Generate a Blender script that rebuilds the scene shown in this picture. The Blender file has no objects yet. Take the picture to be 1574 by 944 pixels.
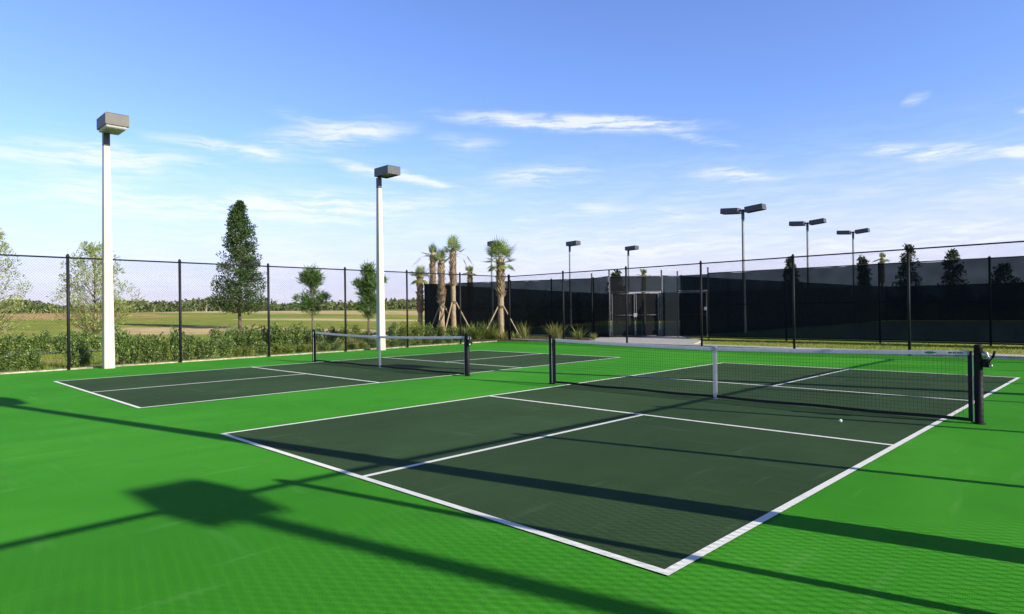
import bpy, math, random
from mathutils import Vector, Matrix
R = math.radians
S = bpy.context.scene
COL = S.collection
rng = random.Random(7)

# ------------------------------------------------------------------ camera model (metres, court axes)
PW, PH = 1574.0, 944.0
CAM = Vector((4.9283, -3.0847, 1.4413))
YAW, PITCH, ROLL, FPX = -0.7805, 0.0043, -0.0136, 1000.78
_f = Vector((math.sin(YAW) * math.cos(PITCH), math.cos(YAW) * math.cos(PITCH), math.sin(PITCH)))
_r0 = Vector((math.cos(YAW), -math.sin(YAW), 0)); _u0 = _r0.cross(_f)
_r = _r0 * math.cos(ROLL) + _u0 * math.sin(ROLL)
_u = _u0 * math.cos(ROLL) - _r0 * math.sin(ROLL)

def ray(u, v):
    return _f + _r * ((u - PW / 2) / FPX) - _u * ((v - PH / 2) / FPX)
def horizon(u):
    return 476.3 - 0.01363 * (u - 787)
def gnd(u, v, z=0.0):
    d = ray(u, v); return CAM + d * ((z - CAM.z) / d.z)
def at(u, depth):                      # plan position seen in column u at a forward distance
    p = CAM + ray(u, horizon(u)) * depth
    return p.x, p.y
def hit(u, x0, y0, x1, y1):            # column u meets a plan line
    d = ray(u, horizon(u)); ex, ey = x1 - x0, y1 - y0
    den = d.x * ey - d.y * ex
    t = ((x0 - CAM.x) * ey - (y0 - CAM.y) * ex) / den
    return CAM.x + d.x * t, CAM.y + d.y * t
def depth_of(x, y):
    return (Vector((x, y, CAM.z)) - CAM).dot(_f)
def z_of(v, u, depth):                 # height seen at pixel row v at that depth
    return CAM.z + (horizon(u) - v) * depth / FPX

# ------------------------------------------------------------------ helpers
def tag(o, label=None, cat=None, group=None, kind=None):
    if label: o['label'] = label
    if cat: o['category'] = cat
    if group: o['group'] = group
    if kind: o['kind'] = kind
    return o
def thing(name, label, cat, loc=(0, 0, 0), rz=0.0, group=None):
    o = bpy.data.objects.new(name, None); COL.objects.link(o)
    o.empty_display_size = 0.2
    o.location = loc; o.rotation_euler = (0, 0, rz)
    return tag(o, label, cat, group)

class MB:
    def __init__(s): s.v = []; s.f = []
    def add(s, vs, fs):
        n = len(s.v); s.v += [tuple(p) for p in vs]; s.f += [tuple(i + n for i in f) for f in fs]
    def box(s, a, b):
        x0, y0, z0 = a; x1, y1, z1 = b
        s.add([(x0,y0,z0),(x1,y0,z0),(x1,y1,z0),(x0,y1,z0),(x0,y0,z1),(x1,y0,z1),(x1,y1,z1),(x0,y1,z1)],
              [(0,3,2,1),(4,5,6,7),(0,1,5,4),(1,2,6,5),(2,3,7,6),(3,0,4,7)])
    def bevbox(s, a, b, c=0.01):
        """box with chamfered vertical and horizontal edges"""
        x0, y0, z0 = a; x1, y1, z1 = b
        rings = []
        for z, k in ((z0, c), (z0 + c, 0), (z1 - c, 0), (z1, c)):
            X0, X1, Y0, Y1 = x0 + k, x1 - k, y0 + k, y1 - k
            rings.append([(X0+c,Y0,z),(X1-c,Y0,z),(X1,Y0+c,z),(X1,Y1-c,z),(X1-c,Y1,z),(X0+c,Y1,z),(X0,Y1-c,z),(X0,Y0+c,z)])
        s.loft(rings)
    def loft(s, rings, cap=True):
        n = len(rings[0]); vs = [p for r in rings for p in r]; fs = []
        for i in range(len(rings) - 1):
            for j in range(n):
                k = (j + 1) % n
                fs.append((i*n+j, i*n+k, (i+1)*n+k, (i+1)*n+j))
        if cap:
            fs.append(tuple(range(n - 1, -1, -1))); fs.append(tuple((len(rings)-1)*n + j for j in range(n)))
        s.add(vs, fs)
    def bar(s, a, b, r, n=8, r2=None, cap=True):
        a, b = Vector(a), Vector(b); d = (b - a)
        if d.length < 1e-6: return
        d.normalize()
        q = Vector((0, 0, 1)) if abs(d.z) < 0.9 else Vector((1, 0, 0))
        x = d.cross(q).normalized(); y = d.cross(x)
        r2 = r if r2 is None else r2
        ph = math.pi / n
        rings = [[p + x * (rr * math.cos(2*math.pi*i/n + ph)) + y * (rr * math.sin(2*math.pi*i/n + ph)) for i in range(n)] for p, rr in ((a, r), (b, r2))]
        s.loft(rings, cap)
    def path(s, pts, rad, n=6):
        for i in range(len(pts) - 1):
            s.bar(pts[i], pts[i+1], rad[i], n, rad[i+1], cap=(i in (0, len(pts)-2)))
    def lathe(s, prof, n=16, c=(0, 0)):
        s.loft([[(c[0] + r*math.cos(2*math.pi*i/n), c[1] + r*math.sin(2*math.pi*i/n), z) for i in range(n)] for r, z in prof])
    def leaf(s, p, d, w, up=None):
        """pointed leaf: 4 vertices, from p along d, half width w"""
        d = Vector(d); q = up or Vector((rng.uniform(-1,1), rng.uniform(-1,1), rng.uniform(-1,1)))
        x = d.cross(q)
        if x.length < 1e-6: return
        x = x.normalized() * w; m = Vector(p) + d * 0.5
        s.add([p, m + x, Vector(p) + d, m - x], [(0, 1, 2, 3)])
    def build(s, name, mat, parent=None, smooth=False):
        me = bpy.data.meshes.new(name); me.from_pydata(s.v, [], s.f); me.update()
        me.materials.append(mat)
        if smooth:
            me.polygons.foreach_set('use_smooth', [True] * len(me.polygons))
        o = bpy.data.objects.new(name, me); COL.objects.link(o)
        if parent: o.parent = parent
        return o

def copy_tree(o, parent=None):
    c = o.copy(); COL.objects.link(c); c.parent = parent
    for ch in list(o.children): copy_tree(ch, c)
    return c

# ------------------------------------------------------------------ materials
def mat(name, col, rough=0.6, col2=None, scale=4.0, detail=6, metal=0.0, spec=0.5, bump=0.0, bscale=40.0, contrast=(0.35, 0.65), trans=0.0, island=0.0, stretch=(1, 1, 1)):
    m = bpy.data.materials.new(name); m.use_nodes = True
    N, L = m.node_tree.nodes, m.node_tree.links
    b = N['Principled BSDF']; b.inputs['Roughness'].default_value = rough
    b.inputs['Metallic'].default_value = metal; b.inputs['Specular IOR Level'].default_value = spec
    tc = N.new('ShaderNodeTexCoord'); mp = N.new('ShaderNodeMapping'); mp.inputs['Scale'].default_value = stretch
    L.new(tc.outputs['Object'], mp.inputs['Vector'])
    out = None
    if col2:
        n = N.new('ShaderNodeTexNoise'); n.inputs['Scale'].default_value = scale; n.inputs['Detail'].default_value = detail
        r = N.new('ShaderNodeValToRGB'); r.color_ramp.elements[0].position, r.color_ramp.elements[1].position = contrast
        r.color_ramp.elements[0].color = (*col, 1); r.color_ramp.elements[1].color = (*col2, 1)
        L.new(mp.outputs['Vector'], n.inputs['Vector']); L.new(n.outputs['Fac'], r.inputs['Fac']); out = r.outputs['Color']
    if island:
        g = N.new('ShaderNodeNewGeometry'); h = N.new('ShaderNodeHueSaturation')
        mr = N.new('ShaderNodeMapRange'); mr.inputs['To Min'].default_value = 1 - island; mr.inputs['To Max'].default_value = 1 + island
        L.new(g.outputs['Random Per Island'], mr.inputs['Value']); L.new(mr.outputs['Result'], h.inputs['Value'])
        mr2 = N.new('ShaderNodeMapRange'); mr2.inputs['To Min'].default_value = 0.475; mr2.inputs['To Max'].default_value = 0.52
        L.new(g.outputs['Random Per Island'], mr2.inputs['Value']); L.new(mr2.outputs['Result'], h.inputs['Hue'])
        if out: L.new(out, h.inputs['Color'])
        else: h.inputs['Color'].default_value = (*col, 1)
        out = h.outputs['Color']
    if out: L.new(out, b.inputs['Base Color'])
    else: b.inputs['Base Color'].default_value = (*col, 1)
    if bump:
        n2 = N.new('ShaderNodeTexNoise'); n2.inputs['Scale'].default_value = bscale; n2.inputs['Detail'].default_value = 4
        bp = N.new('ShaderNodeBump'); bp.inputs['Strength'].default_value = bump; bp.inputs['Distance'].default_value = 0.02
        L.new(mp.outputs['Vector'], n2.inputs['Vector']); L.new(n2.outputs['Fac'], bp.inputs['Height']); L.new(bp.outputs['Normal'], b.inputs['Normal'])
    if trans:
        t = N.new('ShaderNodeBsdfTranslucent'); mx = N.new('ShaderNodeMixShader'); mx.inputs['Fac'].default_value = trans
        if out: L.new(out, t.inputs['Color'])
        else: t.inputs['Color'].default_value = (*col, 1)
        L.new(b.outputs[0], mx.inputs[1]); L.new(t.outputs[0], mx.inputs[2]); L.new(mx.outputs[0], N['Material Output'].inputs['Surface'])
    return m

M = {}
M['white_paint'] = mat('white_line_paint', (.88, .87, .79), .75, (.76, .75, .67), 6, 9, contrast=(.45, .8), spec=.1)
M['concrete_pole'] = mat('cast_concrete', (.62, .57, .46), .85, (.52, .475, .375), 1.4, 9, bump=.15, bscale=60)
M['fixture'] = mat('bronze_fixture', (.075, .075, .078), .45, (.055, .055, .058), 8, bump=.03)
M['fixture_tan'] = mat('weathered_fixture', (.105, .092, .070), .55, (.085, .075, .058), 5)
M['lens'] = mat('clear_lens', (.16, .16, .15), .35)
M['glare_lens'] = mat('white_glare_lens', (.95, .94, .90), .35, trans=.65)  # added white translucent pan, shaped to catch sun in place of lens glare
M['dark_pole'] = mat('dark_steel_pole', (.05, .05, .052), .45, (.07, .07, .07), 3)
M['grey_pole'] = mat('grey_steel_pole', (.36, .36, .34), .5, (.28, .28, .27), 3)
M['black_vinyl'] = mat('black_vinyl', (.010, .010, .012), .6, (.016, .016, .018), 20, spec=.25)
M['wire'] = mat('black_vinyl_wire', (.006, .006, .007), .8, spec=.08)
M['black_steel'] = mat('black_powder_coat', (.006, .006, .007), .6, (.010, .010, .011), 12, bump=.02, spec=.2)
M['steel'] = mat('zinc_steel', (.55, .55, .54), .35, metal=.8)
M['galv'] = mat('galvanised_steel', (.095, .095, .10), .65, (.05, .055, .06), 14)
M['net_cord'] = mat('net_cord', (.012, .012, .013), .8)
M['net_tape'] = mat('net_tape', (.80, .80, .82), .8, (.74, .74, .76), 14, trans=.58)
M['band'] = mat('black_binding', (.010, .010, .011), .85, (.016, .016, .016), 30)
M['strap'] = mat('white_strap', (.80, .80, .80), .8, (.74, .74, .73), 20, trans=.5)
M['green_mark'] = mat('green_print', (.05, .28, .12), .7)
M['dark_mark'] = mat('dark_print', (.04, .04, .05), .7)
M['ball'] = mat('white_plastic', (.80, .82, .74), .5)
M['concrete'] = mat('pavement_concrete', (.50, .48, .45), .9, (.40, .385, .36), 2.2, 9, bump=.1)
M['kerb'] = mat('kerb_concrete', (.62, .58, .48), .9, (.46, .42, .33), 5, 9, bump=.2)
M['pebble'] = mat('pebble_edge', (.60, .54, .38), .95, (.30, .27, .15), 6, 9, bump=.5, bscale=20)
M['mulch'] = mat('red_mulch', (.13, .055, .03), .95, (.07, .035, .02), 12, 9, bump=.6, bscale=30)
M['tennis'] = mat('tennis_acrylic', (.03, .085, .05), .85, (.025, .07, .045), 1.5)
M['bark'] = mat('grey_brown_bark', (.16, .12, .085), .9, (.09, .07, .05), 14, 8, bump=.5, stretch=(1, 1, .3))
M['pale_bark'] = mat('pale_twig_bark', (.30, .24, .16), .9, (.22, .18, .12), 10)
M['palm_bark'] = mat('palm_trunk_fibre', (.46, .34, .20), .95, (.30, .21, .12), 7, 8, bump=.5, bscale=25, stretch=(1, 1, 2.5))
M['boot'] = mat('palm_boots', (.36, .26, .145), .95, (.20, .14, .075), 9, 6, island=.25)
M['wood'] = mat('prop_timber', (.42, .33, .20), .85, (.33, .26, .16), 8)
M['oak_leaf'] = mat('oak_leaf', (.060, .112, .020), .6, (.042, .080, .018), .9, trans=.25, island=.45)
M['pale_leaf'] = mat('pale_leaf', (.38, .43, .11), .6, (.26, .33, .075), 1.2, trans=.4, island=.4)
M['pine_leaf'] = mat('pine_needle', (.11, .20, .03), .6, (.07, .14, .025), 2.0, trans=.25, island=.4)
M['palm_leaf'] = mat('palm_frond', (.22, .28, .06), .55, (.15, .21, .04), 3.0, trans=.3, island=.35)
M['dry_frond'] = mat('dry_frond', (.34, .25, .17), .8, (.26, .18, .12), 3.0, trans=.3, island=.3)
M['shrub_leaf'] = mat('shrub_leaf', (.20, .28, .06), .45, (.10, .17, .036), 3.0, trans=.25, island=.75)
M['shrub_light'] = mat('shrub_light_leaf', (.24, .29, .045), .55, (.16, .22, .035), 3.0, trans=.3, island=.4)
M['grass_blade'] = mat('grass_blade', (.25, .31, .045), .7, (.15, .23, .03), .8, trans=.3, island=.4)
M['yellow_blade'] = mat('yellow_blade', (.33, .32, .085), .7, (.22, .25, .06), 2.0, trans=.35, island=.35)
M['scrub_leaf'] = mat('scrub_leaf', (.060, .088, .020), .7, (.095, .115, .028), .05, island=.4)
M['dark_leaf'] = mat('dark_leaf', (.035, .055, .018), .7, (.05, .07, .02), .5, trans=.1, island=.4)

def screen_mat(name, col, fac):
    m = bpy.data.materials.new(name); m.use_nodes = True
    N, L = m.node_tree.nodes, m.node_tree.links
    b = N['Principled BSDF']; b.inputs['Roughness'].default_value = .9; b.inputs['Specular IOR Level'].default_value = .1
    t = N.new('ShaderNodeBsdfTransparent'); t.inputs['Color'].default_value = (.72, .92, 1, 1); mx = N.new('ShaderNodeMixShader')
    tc = N.new('ShaderNodeTexCoord'); n = N.new('ShaderNodeTexNoise'); n.inputs['Scale'].default_value = 1.3; n.inputs['Detail'].default_value = 5
    L.new(tc.outputs['Object'], n.inputs['Vector'])
    r = N.new('ShaderNodeValToRGB'); r.color_ramp.elements[0].color = (*[c * .7 for c in col], 1); r.color_ramp.elements[1].color = (*[c * 1.3 for c in col], 1)
    L.new(n.outputs['Fac'], r.inputs['Fac']); L.new(r.outputs['Color'], b.inputs['Base Color'])
    mr = N.new('ShaderNodeMapRange'); mr.inputs['From Min'].default_value = .3; mr.inputs['From Max'].default_value = .7
    mr.inputs['To Min'].default_value = fac - .02; mr.inputs['To Max'].default_value = fac + .02
    L.new(n.outputs['Fac'], mr.inputs['Value']); L.new(mr.outputs['Result'], mx.inputs['Fac'])
    L.new(t.outputs[0], mx.inputs[1]); L.new(b.outputs[0], mx.inputs[2]); L.new(mx.outputs[0], N['Material Output'].inputs['Surface'])
    return m
M['screen'] = screen_mat('black_wind_screen', (.005, .008, .010), .935)
M['screen_thin'] = screen_mat('thin_wind_screen', (.010, .011, .012), .94)

def court_mat(name, col, col2, worn):
    m = bpy.data.materials.new(name); m.use_nodes = True
    N, L = m.node_tree.nodes, m.node_tree.links
    b = N['Principled BSDF']; b.inputs['Specular IOR Level'].default_value = .07
    tc = N.new('ShaderNodeTexCoord')
    def noise(scale, detail, st=(1, 1, 1), rot=0.0):
        mp = N.new('ShaderNodeMapping'); mp.inputs['Scale'].default_value = st; mp.inputs['Rotation'].default_value = (0, 0, rot)
        n = N.new('ShaderNodeTexNoise'); n.inputs['Scale'].default_value = scale; n.inputs['Detail'].default_value = detail
        L.new(tc.outputs['Object'], mp.inputs['Vector']); L.new(mp.outputs['Vector'], n.inputs['Vector']); return n.outputs['Fac']
    def mix(a, bcol, fac, blend='MIX'):
        x = N.new('ShaderNodeMix'); x.data_type = 'RGBA'; x.blend_type = blend
        L.new(a, x.inputs['A']) if hasattr(a, 'is_linked') else None
        x.inputs['B'].default_value = (*bcol, 1); L.new(fac, x.inputs['Factor']); return x.outputs['Result']
    def ramp(v, a, c, lo=0.0, hi=1.0):
        r = N.new('ShaderNodeMapRange'); r.inputs['From Min'].default_value = a; r.inputs['From Max'].default_value = c
        r.inputs['To Min'].default_value = lo; r.inputs['To Max'].default_value = hi; L.new(v, r.inputs['Value']); return r.outputs['Result']
    base = N.new('ShaderNodeRGB'); base.outputs[0].default_value = (*col, 1)
    c = mix(base.outputs[0], col2, ramp(noise(.35, 8), .38, .6))
    c = mix(c, col2, ramp(noise(2.2, 7, (1, .25, 1), .2), .45, .7, 0, .7))
    c = mix(c, tuple(k * .72 for k in col), ramp(noise(85, 2), .45, .75, 0, .5))   # sand grain       # squeegee streaks
    c = mix(c, worn, ramp(noise(7, 8, (1, .12, 1), .9), .61, .76, 0, .20))       # scuffs
    c = mix(c, worn, ramp(noise(5, 8, (.15, 1, 1), .4), .62, .78, 0, .20))
    c = mix(c, tuple(k * .55 for k in col), ramp(noise(1.1, 9), .56, .75, 0, .42))  # dirt blotches
    L.new(c, b.inputs['Base Color'])
    bp = N.new('ShaderNodeBump'); bp.inputs['Strength'].default_value = .35; bp.inputs['Distance'].default_value = .004
    L.new(noise(160, 3), bp.inputs['Height']); L.new(bp.outputs['Normal'], b.inputs['Normal'])
    L.new(ramp(noise(3, 5), .3, .7, .82, .95), b.inputs['Roughness'])
    return m
M['green'] = court_mat('green_acrylic', (.064, .33, .021), (.045, .275, .015), (.22, .46, .14))
M['play'] = court_mat('dark_green_acrylic', (.048, .092, .035), (.037, .073, .028), (.17, .23, .13))

# ------------------------------------------------------------------ terrain
def sstep(x):
    x = max(0.0, min(1.0, x)); return x * x * (3 - 2 * x)
def terrain(x, y):
    t = max(0.0, -18.5 - x)
    h = 1.95 * sstep(t / 115.0)
    h += .10 * math.sin(x * .11 + 1.3) * math.sin(y * .09) * sstep(t / 30.0)
    return h - 0.05

def ground_mat():
    m = bpy.data.materials.new('field_ground'); m.use_nodes = True
    N, L = m.node_tree.nodes, m.node_tree.links
    b = N['Principled BSDF']; b.inputs['Roughness'].default_value = .95; b.inputs['Specular IOR Level'].default_value = .1
    tc = N.new('ShaderNodeTexCoord')
    def noise(scale, detail=6, off=0):
        mp = N.new('ShaderNodeMapping'); mp.inputs['Location'].default_value = (off, off * 2, 0)
        n = N.new('ShaderNodeTexNoise'); n.inputs['Scale'].default_value = scale; n.inputs['Detail'].default_value = detail
        L.new(tc.outputs['Object'], mp.inputs['Vector']); L.new(mp.outputs['Vector'], n.inputs['Vector']); return n.outputs['Fac']
    def ramp(v, a, c, lo=0.0, hi=1.0):
        r = N.new('ShaderNodeMapRange'); r.inputs['From Min'].default_value = a; r.inputs['From Max'].default_value = c
        r.inputs['To Min'].default_value = lo; r.inputs['To Max'].default_value = hi; L.new(v, r.inputs['Value']); return r.outputs['Result']
    def mix(a, bb, fac):
        x = N.new('ShaderNodeMix'); x.data_type = 'RGBA'
        for s, k in ((a, 'A'), (bb, 'B')):
            if isinstance(s, tuple): x.inputs[k].default_value = (*s, 1)
            else: L.new(s, x.inputs[k])
        L.new(fac, x.inputs['Factor']); return x.outputs['Result']
    def math2(op, a, bb):
        x = N.new('ShaderNodeMath'); x.operation = op
        for i, s in enumerate((a, bb)):
            if isinstance(s, (int, float)): x.inputs[i].default_value = s
            else: L.new(s, x.inputs[i])
        return x.outputs[0]
    c = mix((.24, .30, .034), (.37, .34, .07), ramp(noise(.12), .38, .62))
    c = mix(c, (.145, .225, .026), ramp(noise(.9, 8, 3), .45, .7, 0, .8))
    c = mix(c, (.34, .27, .13), ramp(noise(2.6, 9, 5), .62, .78, 0, .6))
    sep = N.new('ShaderNodeSeparateXYZ'); L.new(tc.outputs['Object'], sep.inputs[0])
    edge = math2('MULTIPLY', math2('SUBTRACT', noise(.16, 8, 9), .5), 1.3)
    # bare sandy patches: centre, half sizes, turn, colour
    for (u, dep, a, bq, rot, col) in PATCHES:
        x, y = at(u, dep)
        mp = N.new('ShaderNodeMapping'); mp.vector_type = 'TEXTURE'
        mp.inputs['Location'].default_value = (x, y, 0); mp.inputs['Rotation'].default_value = (0, 0, rot); mp.inputs['Scale'].default_value = (a, bq, 1000)
        L.new(tc.outputs['Object'], mp.inputs['Vector'])
        ln = N.new('ShaderNodeVectorMath'); ln.operation = 'LENGTH'; L.new(mp.outputs['Vector'], ln.inputs[0])
        k = ramp(math2('ADD', ln.outputs['Value'], edge), 1.08, .88, 0, .92)
        c = mix(c, mix(col, tuple(q * .72 for q in col), ramp(noise(.5, 8, u * .01), .4, .65)), k)
    L.new(c, b.inputs['Base Color'])
    bp = N.new('ShaderNodeBump'); bp.inputs['Strength'].default_value = .6; bp.inputs['Distance'].default_value = .08
    L.new(noise(9, 6), bp.inputs['Height']); L.new(bp.outputs['Normal'], b.inputs['Normal'])
    return m
VW = math.atan2(_r0.y, _r0.x)
SAND, TAN, PALE = (.68, .52, .26), (.56, .36, .16), (.72, .59, .33)
PATCHES = [(20, 84, 18, 15, VW, TAN), (330, 48, 10.5, 6, VW, SAND), (120, 128, 50, 8, VW, PALE), (420, 120, 40, 9, VW, PALE),
           (470, 46, 6, 5, VW, SAND), (585, 40, 6, 3.5, VW, TAN), (640, 110, 26, 14, VW, SAND), (520, 75, 12, 4, VW, PALE), (55, 21.5, 1.2, 1.0, VW, TAN), (320, 23.4, 2.2, .8, VW, SAND)]
M['ground'] = ground_mat()

def axis(lo, hi, mid0, mid1, step):
    a = []; x = mid0
    while x <= mid1: a.append(x); x += step
    s = step; x = a[-1]
    while x < hi: s *= 1.22; x += s; a.append(x)
    s = step; x = mid0
    while x > lo: s *= 1.22; x -= s; a.insert(0, x)
    return a
ax = axis(-2500, 2500, -150, 12, 2.0); ay = axis(-2500, 2500, -12, 130, 2.5)
gm = MB(); gm.v = [(x, y, terrain(x, y)) for y in ay for x in ax]
nx = len(ax)
gm.f = [(j*nx+i, j*nx+i+1, (j+1)*nx+i+1, (j+1)*nx+i) for j in range(len(ay)-1) for i in range(nx-1)]
tag(gm.build('ground', M['ground'], smooth=True), kind='structure')

# ------------------------------------------------------------------ fence lines and court slab
LX0, LY0, LX1, LY1 = -15.80, .9, -16.72, 18.5           # left fence line
def lx(y): return LX0 + (LX1 - LX0) * (y - LY0) / (LY1 - LY0)
corner = hit(782, LX0, LY0, LX1, LY1)
FX1, FY1 = 6.4, 17.62                                    # far right corner
def fy(x): return corner[1] + (FY1 - corner[1]) * (x - corner[0]) / (FX1 - corner[0])
slab = MB()
slab.add([(lx(-12) + .08, -12, .0), (30, -12, .0), (30, fy(30) - .1, .0), (corner[0] + .08, corner[1] - .1, .0)], [(0, 1, 2, 3)])
slab.add([(lx(-12) + .08, -12, -.15), (30, -12, -.15), (30, fy(30) - .1, -.15), (corner[0] + .08, corner[1] - .1, -.15),
          (lx(-12) + .08, -12, .0), (30, -12, .0), (30, fy(30) - .1, .0), (corner[0] + .08, corner[1] - .1, .0)], [(0,1,5,4),(1,2,6,5),(2,3,7,6),(3,0,4,7)])
tag(slab.build('court_surface', M['green']), kind='structure')

HW, LEN, NETY, KN, KF, GAP, LW = 3.023, 12.6275, 6.391, 2.023, 2.129, 9.2546, .060
def court(cx):
    p = MB(); e = LW / 2
    p.add([(cx-HW-e, -e, .004), (cx+HW+e, -e, .004), (cx+HW+e, LEN+e, .004), (cx-HW-e, LEN+e, .004)], [(0,1,2,3)])
    tag(p.build('play_area', M['play']), kind='structure')
    l = MB()
    def q(x0, y0, x1, y1): l.add([(cx+x0,y0,.008),(cx+x1,y0,.008),(cx+x1,y1,.008),(cx+x0,y1,.008)], [(0,1,2,3)])
    q(-HW-e, -e, HW+e, e); q(-HW-e, LEN-e, HW+e, LEN+e)
    for s in (-1, 1): q(s*HW-e, e, s*HW+e, LEN-e)
    for k in (NETY-KN, NETY+KF): q(-HW+e, k-e, HW-e, k+e)
    q(-e, e, e, NETY-KN-e); q(-e, NETY+KF+e, e, LEN-e)
    tag(l.build('court_lines', M['white_paint']), kind='structure')
court(0); court(-GAP)

# kerbs, strips, paths
def strip(name, pts, w0, w1, z, h, m, seg=1.0, jit=0.0):
    """raised strip following plan points; w0 / w1 = offsets to the left / right"""
    b = MB(); P = []
    for i in range(len(pts) - 1):
        a, c = Vector(pts[i]), Vector(pts[i+1]); n = max(1, int((c - a).length / seg))
        for k in range(n + (i == len(pts) - 2)): P.append(a + (c - a) * (k / n))
    rings = []
    for i, p in enumerate(P):
        d = (P[min(i+1, len(P)-1)] - P[max(i-1, 0)]).normalized(); nrm = Vector((-d.y, d.x))
        a = p + nrm * (w0 + rng.uniform(-jit, jit)); c = p - nrm * (w1 + rng.uniform(-jit, jit))
        za = z if z is not None else terrain(p.x, p.y)
        rings.append([(a.x, a.y, za - .12), (c.x, c.y, za - .12), (c.x, c.y, za + h), (a.x, a.y, za + h)])
    b.loft(rings); return tag(b.build(name, m), kind='structure')
strip('gravel_edge', [(lx(-12), -12), (lx(-4), -4), (corner[0], corner[1])], .34, -.06, 0, .028, M['pebble'], .35, .05)
strip('kerb', [(corner[0] - .2, corner[1] + .02), (30, fy(30) + .02)], .28, -.03, 0, .075, M['kerb'], 1.5, .008)
strip('pavement', [(corner[0] + 2.4, fy(corner[0] + 2.4) + .95), (30, fy(30) + .95)], .62, .62, 0, .028, M['concrete'], 3)
pd = MB(); pc = [gnd(905, 522), gnd(925, 519.3), gnd(1045, 517.6), gnd(1080, 524), gnd(1062, 531), gnd(930, 528)]
pts = [(p.x, p.y) for p in pc]
pd.loft([[(x, y, -.1) for x, y in pts], [(x, y, .022) for x, y in pts]])
tag(pd.build('gate_pavement', M['concrete']), kind='structure')
strip('path', [tuple(gnd(-120, 547.5, .03))[:2], tuple(gnd(60, 540.5, .03))[:2], tuple(gnd(170, 536.5, .03))[:2], tuple(gnd(300, 529, .03))[:2], tuple(gnd(430, 523, .03))[:2], tuple(gnd(520, 519, .03))[:2], tuple(gnd(600, 513, .03))[:2]], .5, .5, None, .02, M['kerb'], 1.0, .02)
mb_ = [(corner[0] + .5, fy(corner[0] + .5) + .42), (-11.8, fy(-11.8) + .42)]
mu = MB(); a0 = at(705, 30.5); a1 = at(780, 30.0); a2 = at(905, 29.0); a3 = at(905, 31.5); a4 = at(780, 34); a5 = at(690, 36)
mu.loft([[(x, y, -.2) for x, y in (a0, a1, a2, a3, a4, a5)], [(x, y, .03) for x, y in (a0, a1, a2, a3, a4, a5)]])
tag(mu.build('mulch_bed', M['mulch']), kind='structure')

# ------------------------------------------------------------------ chain-link fences
def link_panel(b, p0, p1, z0, z1, pitch=.072, r=.0015):
    """woven diagonals between two plan points"""
    p0, p1 = Vector((*p0, 0)), Vector((*p1, 0)); d = p1 - p0; Lg = d.length; d.normalize()
    nrm = Vector((-d.y, d.x, 0)); H = z1 - z0
    for sgn in (1, -1):
        k = -H
        while k < Lg + H:
            s0, s1 = (k, k + H)
            lo, hi = max(0.0, s0), min(Lg, s1)
            if hi - lo > .03:
                if sgn == 1: za, zb = z0 + lo - s0, z0 + hi - s0
                else: za, zb = z1 - (lo - s0), z1 - (hi - s0)
                o = nrm * (.002 * sgn)
                a = p0 + d * lo + o; c = p0 + d * hi + o; a.z = za; c.z = zb
                dd = (c - a).normalized(); x = nrm * r; y = dd.cross(nrm) * r
                q = [a+x+y, a-x+y, a-x-y, a+x-y, c+x+y, c-x+y, c-x-y, c+x-y]
                b.add(q, [(0,1,5,4),(1,2,6,5),(2,3,7,6),(3,0,4,7)])
            k += pitch
def fence(label, posts, H=3.05, mat_post='black_vinyl', pr=.038, mesh=True, name='chain_link_fence', wr=.0011, rr=.022):
    o = posts[0]; t = thing(name, label, 'fence', (o[0], o[1], 0))
    loc = [(p[0] - o[0], p[1] - o[1]) for p in posts]
    for (x, y) in loc:
        pm = MB(); pm.bar((x, y, -.1), (x, y, H - .03), pr, 10); pm.lathe([(pr * 1.18, H - .05), (pr * 1.18, H - .01), (pr * .9, H + .03), (.012, H + .055)], 10, (x, y))
        pm.build('post', M[mat_post], t, True)
    rm = MB()
    for a, c in zip(loc[:-1], loc[1:]): rm.bar((*a, H - .05), (*c, H - .05), rr, 8)
    rm.build('top_rail', M[mat_post], t, True)
    if mesh:
        lm = MB(); wm = MB()
        for a, c in zip(loc[:-1], loc[1:]):
            link_panel(lm, a, c, .03, H - .07, r=wr); wm.bar((*a, .045), (*c, .045), .003, 4)
        lm.build('wire_mesh', M['wire'], t); wm.build('tension_wire', M['black_vinyl'], t)
    return t
left_u = [105, 277, 413, 531, 626, 707.5]
lp = [(lx(y), y) for y in (-10.8, -7.9, -5.0, -2.05)] + [hit(u, LX0, LY0, LX1, LY1) for u in left_u] + [corner]
fence('tall black chain-link fence along the left side, in front of the shrubs and open field', lp)
far_u = [866, 963, 1078, 1220, 1397]
fp = [corner] + [hit(u, corner[0], corner[1], FX1, FY1) for u in far_u] + [(3.2, fy(3.2)), (FX1, FY1)]
fp0 = [(corner[0] + .06, corner[1])] + fp[1:]
fence('tall black chain-link fence across the far end, in front of the dark wind screens', fp0)
def rx(y):
    k = [(-12, 6.24), (-1.8, 6.20), (1.0, 6.12), (3.8, 6.22), (6.6, 6.31), (12, 6.29), (18, 6.36)]
    for (a, p), (b_, q) in zip(k[:-1], k[1:]):
        if a <= y <= b_: return p + (q - p) * (y - a) / (b_ - a)
    return 6.4
rp = [(rx(y), y) for y in [1.0 + 2.82 * k for k in range(-4, 6)]] + [(6.4, FY1 - .1)]
fence('black chain-link fence on the right whose rail and posts shadow the near court', rp, wr=.0018, rr=.031, pr=.044)

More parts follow.
